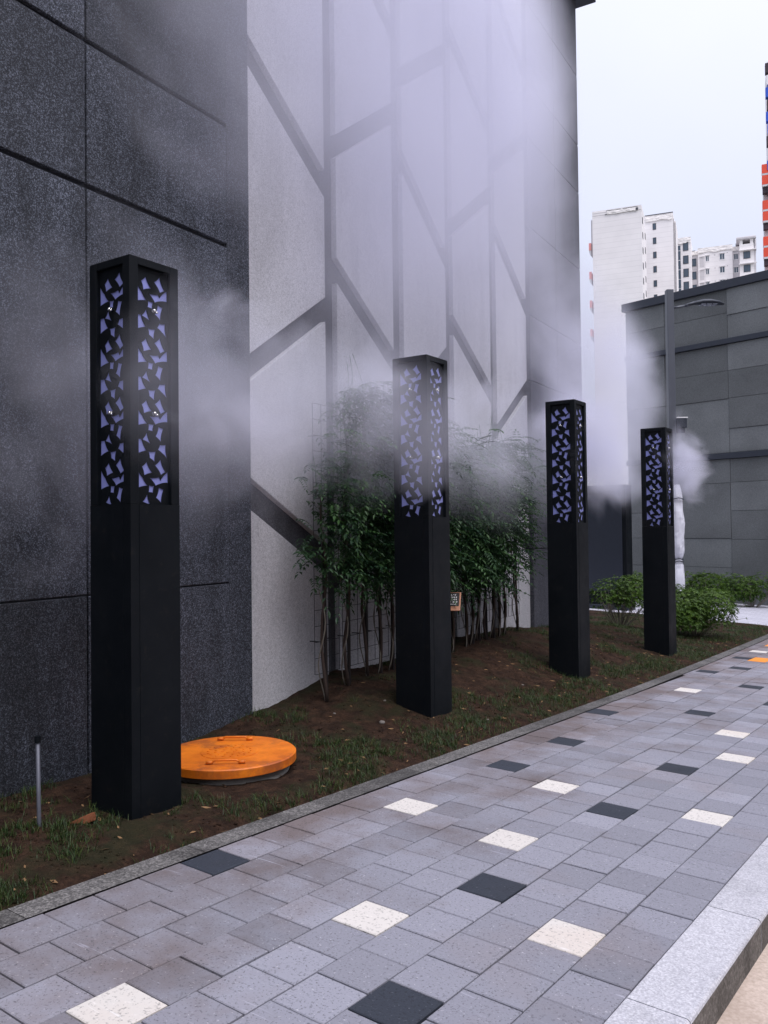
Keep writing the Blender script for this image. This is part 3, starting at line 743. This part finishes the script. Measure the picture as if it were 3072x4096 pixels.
mb = MB(); mb.box(-9.1, 4.50, -.10, 9, 8.60, 8.85); mb.build('coping', M['ledge'], b2, bevel=.01, xf=ib2 @ XB)

# unseen block added across the road to keep low sky light off the wall
root = empty('added_sky_blocker', (9.5, 2, gz(9.5, 2)-.14)); tag(root, 'unseen concrete block added across the road to shade the granite wall', 'building')
mb = MB(); mb.box(.25, 12, -22, 17, -.6, 12); mb.build('wall_core', M['ledge'], root)
mb = MB()
for fl in range(4):
    mb.box(0, .3, -22, 17, fl*3-.6 if fl == 0 else fl*3-.45, fl*3+.9)
    for k in range(14): mb.box(.002, .3, -22+k*2.97, -22+k*2.97+.45, fl*3+.9, fl*3+2.55)
mb.box(-.2, 12, -22, 17, 11.55, 12.1); mb.build('facade', M['concrete'], root)
for fl in range(4):
    for k in range(13):
        mb = MB(); mb.box(.18, .245, -22+k*2.97+.45, -22+(k+1)*2.97, fl*3+.9, fl*3+2.55); mb.build('window', M['glass'], root)

# dark slab
bx_, by_ = -7.86, 20.6
root = empty('monolith', (bx_, by_, gz(bx_, by_))); tag(root, 'wide dark slab standing behind the left bush, its top lost in mist', 'monolith')
mb = MB(); mb.box(-1.45, 0, 0, .42, -.2, 3.15); mb.build('slab', M['black'], root, bevel=.01)
mb = MB(); mb.box(-1.5, .04, -.04, .46, -.2, .12); mb.build('plinth', M['ledge'], root, bevel=.01)
mb = MB(); mb.box(-1.35, -.10, -.006, .0, .45, 2.9); mb.build('front_plate', M['ledge'], root, bevel=.003)

# ------------------------------------------------------------------ lamp post
lx, ly = -6.78, 20.93; lz = gz(lx, ly)
root = empty('street_lamp', (lx, ly, lz)); tag(root, 'blue grey street lamp wrapped in clear plastic with one LED head, before the stone wall', 'street lamp')
rt = Vector((.8, .6, 0)); pf = Vector((-.6, .8, 0))
XL = Matrix(((rt.x, pf.x, 0, 0), (rt.y, pf.y, 0, 0), (0, 0, 1, 0), (0, 0, 0, 1)))
mb = MB(); mb.box(-.085, .085, -.085, .085, 0, 7.95); mb.build('pole', M['pole'], root, bevel=.01, xf=XL)
mb = MB(); mb.tube([(.08, 0, 7.50), (.38, 0, 7.55)], .03, 10); mb.tube([(.38, 0, 7.55), (.62, 0, 7.62)], [.036, .045], 10); mb.build('arm', M['pole'], root, True, xf=XL)
mb = MB(); prof = [(.45, .05, 7.575, .035), (.62, .10, 7.60, .06), (.80, .16, 7.62, .085), (1.0, .18, 7.62, .085), (1.2, .15, 7.60, .06), (1.34, .06, 7.575, .02)]
n = 12; vs = []
for (x, hw, zc, hh) in prof:
    for k in range(n):
        a = 2*math.pi*k/n; vs.append((x, hw*math.cos(a), zc+(hh if math.sin(a) > 0 else hh*.35)*math.sin(a)))
fs = [(i*n+k, i*n+(k+1) % n, (i+1)*n+(k+1) % n, (i+1)*n+k) for i in range(len(prof)-1) for k in range(n)]+[tuple(range(n)), tuple(range((len(prof)-1)*n, len(prof)*n))]
mb.add(vs, fs); hd = mb.build('lamp_head', M['ledge'], root, True, xf=XL)
mb = MB()
for k in range(3): mb.box(.76+k*.14, .87+k*.14, -.10, .10, 7.562, 7.585)
mb.build('lens', M['lens'], root, xf=XL)
mb = MB(); mb.box(.085, .34, -.12, .12, 4.52, 4.76); mb.box(.10, .30, -.09, .09, 4.40, 4.519); mb.build('junction_box', M['ledge'], root, bevel=.01, xf=XL)
mb = MB(); mb.box(.083, .36, -.13, .13, 4.762, 4.785); mb.build('box_lid', M['frame'], root, xf=XL)
random.seed(9); vs = []; n = 20; rows = 44
for j in range(rows):
    z = 3.15*j/(rows-1)-.02
    base = .175+.02*math.sin(z*4.1)+.012*math.sin(z*9)
    if abs(z-1.28) < .12: base *= .72+.28*abs(z-1.28)/.12
    if z > 2.75: base *= 1-.45*(z-2.75)/.4
    for k in range(n):
        a = 2*math.pi*k/n; r = base*(1+.16*noise.noise(Vector((math.cos(a)*1.6, math.sin(a)*1.6, z*3.4)))+.08*noise.noise(Vector((math.cos(a)*5, math.sin(a)*5, z*9))))
        vs.append((r*math.cos(a)+.07, r*math.sin(a), z))
mb = MB(); mb.add(vs, [(j*n+k, j*n+(k+1) % n, (j+1)*n+(k+1) % n, (j+1)*n+k) for j in range(rows-1) for k in range(n)]); mb.build('plastic_wrap', M['plastic'], root, False, xf=XL)
mb = MB()
for z, r_ in ((1.30, .15), (1.24, .155), (2.78, .185)):
    mb.tube([(.07+r_*math.cos(a), r_*math.sin(a), z+.02*math.sin(3*a)) for a in [2*math.pi*k/16 for k in range(17)]], .012, 6, cap=False)
mb.build('tie', M['ledge'], root, xf=XL)

# ------------------------------------------------------------------ far apartment towers (shared facing)
YAW = R(14.63)
def tower_root(name, o, label):
    z0 = gz(o[0], o[1])-.3
    r = empty(name, (o[0], o[1], z0), YAW); tag(r, label, 'apartment building'); return r, z0
def T_(root, z0):
    def f(fn, name, mat, parent=None, bevel=0):
        mb = MB(); fn(mb); mb.v = [(x, y, z-z0) for x, y, z in mb.v]; o = mb.build(name, mat, parent or root, bevel=bevel)
        return o
    return f
def window(f, x0, x1, z0, z1, y=0, split=True, fr='frame', hood=False):
    t = .10
    w_ = f(lambda m: (m.box(x0-t, x0, y-.06, y+.1, z0-t, z1+t), m.box(x1, x1+t, y-.06, y+.1, z0-t, z1+t), m.box(x0, x1, y-.06, y+.1, z0-t, z0), m.box(x0, x1, y-.06, y+.1, z1, z1+t),
                      split and m.box((x0+x1)/2-.04, (x0+x1)/2+.04, y-.05, y+.1, z0, z1), hood and m.box(x0-.2, x1+.2, y-.25, y+.1, z1+t, z1+t+.08)), 'window', M[fr])
    f(lambda m: m.box(x0, x1, y-.02, y+.08, z0, z1), 'pane', M['glass'], w_)
def cloth(f, x0, x1, zt, h, y=-.12, seed=0):
    def fn(m):
        n = 26; k = 6; vs = []
        for j in range(k+1):
            for i in range(n+1):
                x = x0+(x1-x0)*i/n; t = j/k
                sag = h*(1+.28*noise.noise(Vector((x*.55+seed, 0, 0)))+.12*noise.noise(Vector((x*2.2+seed, 1, 0))))
                vs.append((x, y-.10*noise.noise(Vector((x*1.4+seed, t*3, 2)))-.06, zt-sag*t))
        m.add(vs, [(j*(n+1)+i, (j+1)*(n+1)+i, (j+1)*(n+1)+i+1, j*(n+1)+i+1) for j in range(k) for i in range(n)])
    f(fn, 'sheeting', M['cloth'])
def walls(m, x0, x1, y0, y1, z0, z1): m.box(x0, x1, y0, y1, z0, z1)
# A
r_, z0 = tower_root('apartment_tower', (-63.13, 151.05), 'tall white apartment tower with a blank end wall, left of the group'); f = T_(r_, z0)
f(lambda m: m.box(0, 8.92, 0, 5.4, z0, 60.5), 'wall', M['tower']); f(lambda m: m.box(.4, 8.6, 5.4, 13.3, z0, 60.2), 'rear_wall', M['tower'])
f(lambda m: (m.box(0, 8.92, -.05, .2, 60.45, 61.3), m.box(8.7, 8.95, .2, 5.4, 60.45, 61.3), m.box(0, .2, .2, 5.4, 60.45, 61.2), m.box(.15, 2.6, -.1, -.051, 60.9, 60.97)), 'parapet', M['tower'])
f(lambda m: (m.add([(2.7, 2, 61.2), (3.89, 2, 62.05), (5.0, 2, 61.45), (2.7, 4, 61.2), (3.89, 4, 62.05), (5.0, 4, 61.45), (2.7, 2, 61.05), (3.89, 2, 61.9), (5.0, 2, 61.3)], [(0, 1, 4, 3), (1, 2, 5, 4), (0, 6, 7, 1), (1, 7, 8, 2)])), 'roof_gable', M['dframe'])
f(lambda m: m.box(3.1, 4.7, 2.1, 3.9, 60.5, 61.5), 'roof_house', M['tower'])
f(lambda m: (m.box(2.6, 5.3, -.16, -.052, 61.02, 61.1), m.box(5.6, 8.3, -.16, -.052, 61.03, 61.1), m.box(2.35, 2.7, -.16, -.052, 60.35, 60.43), m.box(7.95, 8.35, -.25, -.052, 60.4, 60.8)), 'roof_rail', M['dframe'])
cloth(f, 2.7, 8.3, 61.0, .65, seed=3)
for i in range(6):
    z = 58.5-2.85*i
    f(lambda m: m.box(8.92, 8.99, 1.2, 2.3, z-.1, z+.95), 'window', M['dframe']); f(lambda m: m.box(8.60, 8.66, 6.9, 8.0, z+.3-.1, z+1.25), 'window', M['dframe']); f(lambda m: m.box(8.60, 8.66, 10.3, 11.4, z-.1, z+.95), 'window', M['dframe'])
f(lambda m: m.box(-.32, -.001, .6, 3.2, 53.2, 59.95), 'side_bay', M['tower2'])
for i in range(4):
    z = 55.5-5.45*i
    b_ = f(lambda m: m.box(-.75, -.33, .2, 2.2, z-1.35, z), 'balcony', M['pink'])
    f(lambda m: m.add([(-.7, .25, z-1.75), (-.33, .25, z-2.3), (-.33, 2.1, z-2.3), (-.7, 2.1, z-1.75), (-.7, .25, z-1.352), (-.33, .25, z-1.352), (-.33, 2.1, z-1.352), (-.7, 2.1, z-1.352)], [(0, 1, 5, 4), (1, 2, 6, 5), (2, 3, 7, 6), (3, 0, 4, 7), (0, 3, 2, 1)]), 'balcony_base', M['tower2'], b_)
# B
r_, z0 = tower_root('apartment_tower', (-59.06, 168.99), 'white apartment tower with one column of small dark windows, second from left'); f = T_(r_, z0)
f(lambda m: m.box(-.6, 5.10, 0, 9, z0, 64.9), 'wall', M['tower']); f(lambda m: m.box(5.10, 5.5, 2.0, 9, z0, 63.7), 'side_return', M['tower'])
f(lambda m: (m.box(-.3, 5.14, -.08, -.001, 64.80, 64.93), m.box(5.16, 5.24, -.05, .05, z0, 63.5), m.box(5.34, 5.40, 1.8, 1.95, z0, 63.5)), 'trim', M['dframe'])
for i in range(6):
    z = 61.9-2.9*i; window(f, 1.28, 1.74, z, z+1.1, 0, False, 'dframe')
cloth(f, -.2, 5.05, 64.6, 1.05, seed=9)
# C D E
r_, z0 = tower_root('apartment_block', (-57.62, 182.59), 'lower white apartment block with glazed stair strip and rounded roof canopy, right of the towers'); f = T_(r_, z0)
f(lambda m: m.box(-1.2, 3.09, 0, 8, z0, 63.6), 'stair_wall', M['tower'])
st = f(lambda m: m.box(-.02, 1.0, -.06, -.002, 48, 61.9), 'stair_glazing', M['glass'])
f(lambda m: [m.box(.0, .98 if i % 3 == 0 else .5, -.1, -.061, 48.5+i*.68, 48.58+i*.68) for i in range(20)], 'glazing_bar', M['frame'], st)
for i in range(5):
    z = 60.75-2.82*i; window(f, 1.6, 2.5, z, z+1.6, 0, False, 'dframe')
cloth(f, -.05, 3.1, 63.5, 1.2, seed=14)
# wide part: origin D relative to C along yaw frame
dx = (-56.14+57.62)*math.cos(YAW)+(188.77-182.59)*math.sin(YAW); dy = -(-56.14+57.62)*math.sin(YAW)+(188.77-182.59)*math.cos(YAW)
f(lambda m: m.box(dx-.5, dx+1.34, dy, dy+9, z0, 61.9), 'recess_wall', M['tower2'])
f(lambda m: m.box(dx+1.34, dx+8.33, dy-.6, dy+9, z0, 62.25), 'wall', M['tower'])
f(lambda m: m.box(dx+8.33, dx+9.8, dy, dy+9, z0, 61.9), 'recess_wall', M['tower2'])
f(lambda m: (m.box(dx+.1, dx+.8, dy+1, dy+2, 61.9, 62.5), m.box(dx+9.0, dx+9.7, dy+1, dy+2, 61.9, 62.9)), 'roof_equipment', M['dframe'])
for i in range(5):
    z = 58.8-2.88*i; window(f, dx+.02, dx+.86, z, z+1.5, dy, False, 'dframe')
    z = 59.35-2.86*i; window(f, dx+2.98, dx+3.55, z, z+1.1, dy-.6, True, 'frame', True); window(f, dx+5.8, dx+6.68, z, z+1.2, dy-.6, True, 'frame', True)
    window(f, dx+8.62, dx+9.4, z-.2, z+.95, dy, True, 'frame', True)
    f(lambda m: (m.box(dx+1.7, dx+2.55, dy-.66, dy-.601, z-1.1, z+.9), m.box(dx+1.65, dx+2.6, dy-.8, dy-.601, z+1.05, z+1.12), m.box(dx+2.72, dx+2.76, dy-.66, dy-.601, z-1.7, z+1.2)), 'vent_grille', M['tower2'])
    f(lambda m: (m.box(dx+4.7, dx+4.85, dy-.65, dy-.601, z+1.1, z+1.2), m.box(dx+7.2, dx+7.35, dy-.65, dy-.601, z+1.25, z+1.35)), 'vent', M['dframe'])
cloth(f, dx+1.3, dx+8.35, 62.3, 1.05, dy-.72, 20); cloth(f, dx-.1, dx+1.33, 62.0, .9, dy-.1, 27); cloth(f, dx+8.34, dx+9.7, 61.9, .9, dy-.1, 33)
ex = (-46.14+57.62)*math.cos(YAW)+(188.8-182.59)*math.sin(YAW); ey = -(-46.14+57.62)*math.sin(YAW)+(188.8-182.59)*math.cos(YAW)
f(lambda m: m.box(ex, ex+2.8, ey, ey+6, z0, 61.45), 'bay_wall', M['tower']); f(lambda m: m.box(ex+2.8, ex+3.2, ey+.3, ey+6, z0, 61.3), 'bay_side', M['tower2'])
f(lambda m: (m.box(ex+.05, ex+.65, ey+.1, ey+5, 61.45, 62.4), m.box(ex+2.1, ex+2.75, ey+.1, ey+5, 61.45, 62.4)), 'canopy_post', M['tower'])
f(lambda m: (m.box(ex-.6, ex+3.3, ey-.3, ey+6, 62.4, 63.05), m.box(ex+2.95, ex+3.32, ey+.0, ey+6, 60.0, 62.4)), 'roof_canopy', M['tower2'], bevel=.3)
for z in (60.0, 57.15, 54.3, 51.4):
    f(lambda m: m.box(ex-.15, ex+3.3, ey-.5, ey, z, z+.16), 'balcony_slab', M['tower'])
    window(f, ex+.85, ex+2.0, z-1.6, z-.25, ey, True, 'dframe')
# F
r_, z0 = tower_root('apartment_tower', (-45.92, 209.5), 'very tall apartment tower with red and blue balconies cut by the right edge'); f = T_(r_, z0)
f(lambda m: m.box(1.6, 14, 1.0, 12, z0, 110), 'wall', M['tower'])
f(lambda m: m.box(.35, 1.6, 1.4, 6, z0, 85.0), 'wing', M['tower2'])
for i in range(14):
    z = 85.5-8.45*(i//3)-(0, 2.6, 5.2)[i % 3]
    if i % 3 < 2:
        b_ = f(lambda m: m.box(.0, 1.55, -.4, 1.2, z-2.1, z), 'balcony', M['red']); f(lambda m: m.box(.05, 1.5, -.38, 1.2, z-2.55, z-2.102), 'slab', M['tower2'], b_)
    else:
        f(lambda m: m.box(.1, 1.5, .0, 1.2, z-1.4, z), 'opening', M['brown'])
for i in range(11):
    z = 109-2.85*i
    col = ('brown', 'frame', 'blue', 'brown', 'blue', 'blue', 'brown', 'frame', 'blue', 'blue', 'brown')[i]
    f(lambda m: m.box(1.15+(.25 if i % 2 else 0), 4.5, -.5, 1.0, z-2.2, z), 'balcony', M[col])

# ------------------------------------------------------------------ mist
def mist_mat(name, dens, nscale, k, thr, seed, soft=1.0, detail=5, dist=.6):
    m = bpy.data.materials.new(name); m.use_nodes = True; t = m.node_tree; t.nodes.clear()
    out = t.nodes.new('ShaderNodeOutputMaterial'); pv = t.nodes.new('ShaderNodeVolumePrincipled')
    pv.inputs['Color'].default_value = (.885, .89, 1.0, 1); pv.inputs['Anisotropy'].default_value = .1
    t.links.new(pv.outputs[0], out.inputs['Volume'])
    tc = t.nodes.new('ShaderNodeTexCoord'); ln = t.nodes.new('ShaderNodeVectorMath'); ln.operation = 'LENGTH'
    t.links.new(tc.outputs['Object'], ln.inputs[0])
    mr = t.nodes.new('ShaderNodeMapRange'); mr.interpolation_type = 'SMOOTHSTEP'
    mr.inputs[1].default_value = 1.0; mr.inputs[2].default_value = 1-soft; mr.inputs[3].default_value = 0; mr.inputs[4].default_value = 1
    t.links.new(ln.outputs['Value'], mr.inputs[0])
    ge = t.nodes.new('ShaderNodeNewGeometry'); mp = t.nodes.new('ShaderNodeMapping'); mp.inputs['Location'].default_value = (seed*3.1, seed*1.7, seed)
    t.links.new(ge.outputs['Position'], mp.inputs[0])
    nz = t.nodes.new('ShaderNodeTexNoise'); nz.inputs['Scale'].default_value = nscale; nz.inputs['Detail'].default_value = detail; nz.inputs['Roughness'].default_value = .55; nz.inputs['Distortion'].default_value = dist
    t.links.new(mp.outputs[0], nz.inputs['Vector'])
    def mth(op, a, b):
        n_ = t.nodes.new('ShaderNodeMath'); n_.operation = op
        for i, v in enumerate((a, b)):
            if isinstance(v, (int, float)): n_.inputs[i].default_value = v
            else: t.links.new(v, n_.inputs[i])
        return n_.outputs[0]
    # density = D * fall * clamp((noise-.5)*k + 1 - thr)
    q = mth('MAXIMUM', mth('ADD', mth('MULTIPLY', mth('SUBTRACT', nz.outputs[0], .5), k), mth('SUBTRACT', mth('MULTIPLY', mr.outputs[0], 1.5), thr)), 0)
    d = mth('MULTIPLY', mth('MULTIPLY', q, mth('MINIMUM', mth('MULTIPLY', mr.outputs[0], 4.0), 1.0)), dens)
    t.links.new(d, pv.inputs['Density'])
    return m
def mist(label, c, r, rot, dens, nscale=1.0, k=3, thr=.5, seed=1, soft=.9, detail=5):
    bm = bmesh.new(); bmesh.ops.create_icosphere(bm, subdivisions=3, radius=1.0); me = bpy.data.meshes.new('mist'); bm.to_mesh(me); bm.free()
    o = link('mist', me, mist_mat('mist', dens, nscale, k, thr, seed, soft, detail)); o.location = c; o.scale = r; o.rotation_euler = tuple(R(a) for a in rot)
    tag(o, label, 'mist', None, 'stuff'); return o
WA = 6.5
mist('broad veil of mist in front of the pale wall', (-5.35, 8.2, 6.9), (1.15, 5.5, 5.9), (0, 0, WA), .68, .40, 2.0, .10, 1)
mist('thin veil of mist over the dark wall on the left', (-4.9, 4.4, 6.2), (.85, 2.8, 3.6), (0, 0, WA), .36, .5, 4, .55, 5)
mist('long low drift of mist along the whole row of posts', (-4.95, 7.4, 2.5), (.75, 6.6, 1.2), (0, 0, 2), .62, .75, 4, .42, 41)
mist('mist bank drifting at the right end of the wall', (-5.5, 12.5, 4.1), (1.0, 2.5, 2.5), (0, 0, 0), .8, .6, 4, .45, 3)
mist('mist hanging over the vines', (-4.75, 6.7, 2.85), (.6, 1.7, .85), (0, 0, WA), .75, .9, 4.5, .5, 7)
mist('thin mist drifting past the left face of the second post', (-4.1, 5.4, 2.6), (.42, .8, .8), (0, 0, 0), 1.3, 1.3, 5, .6, 17)
mist('mist left of the nearest post', (-4.7, 2.5, 1.9), (.5, 1.2, 1.0), (0, 0, 0), .5, .9, 5, .62, 8)
mist('dense plume between the third and farthest posts', (-5.3, 12.4, 2.95), (.85, 2.1, 1.45), (0, 0, 0), 2.0, 1.0, 4, .42, 4)
for i, (x, y, _, _) in enumerate(posts):
    zb = gz(x, y)+.03*i+.03
    for j, z in enumerate((2.945, 2.337)):
        mist('small puff of mist blowing from a nozzle of the '+('nearest', 'second', 'third', 'farthest')[i]+' post, '+('upper', 'lower')[j]+' nozzle', (x+.10, y+.80, zb+z+.02), (.34, .95, .34), (0, 0, -8), 1.5, 2.4, 6, .8, 11+i*2+j, .95)
mist('billowing puff right of the farthest post', (-4.0, 12.95, 2.65), (.50, 1.2, .9), (0, 0, 0), 1.9, 1.5, 4.8, .75, 31)
mist('faint drift of mist in front of the posts', (-3.80, 5.2, 2.45), (.36, 4.4, 1.1), (0, 0, 0), .55, .8, 4.5, .5, 51)
mist('thin mist before the left end of the stone building', (-6.6, 17.5, 4.2), (1.0, 3.0, 2.8), (0, 0, 20), .5, .5, 4, .4, 61)
mist('soft haze behind the nearest post', (-4.8, 3.9, 2.7), (.52, 2.0, 1.9), (0, 0, 3), .42, .7, 3.2, .35, 71)
mist('veil of mist before the right end strip of the wall', (-5.75, 11.4, 8.3), (.8, 2.7, 3.4), (0, 0, WA), .42, .5, 3, .3, 81)
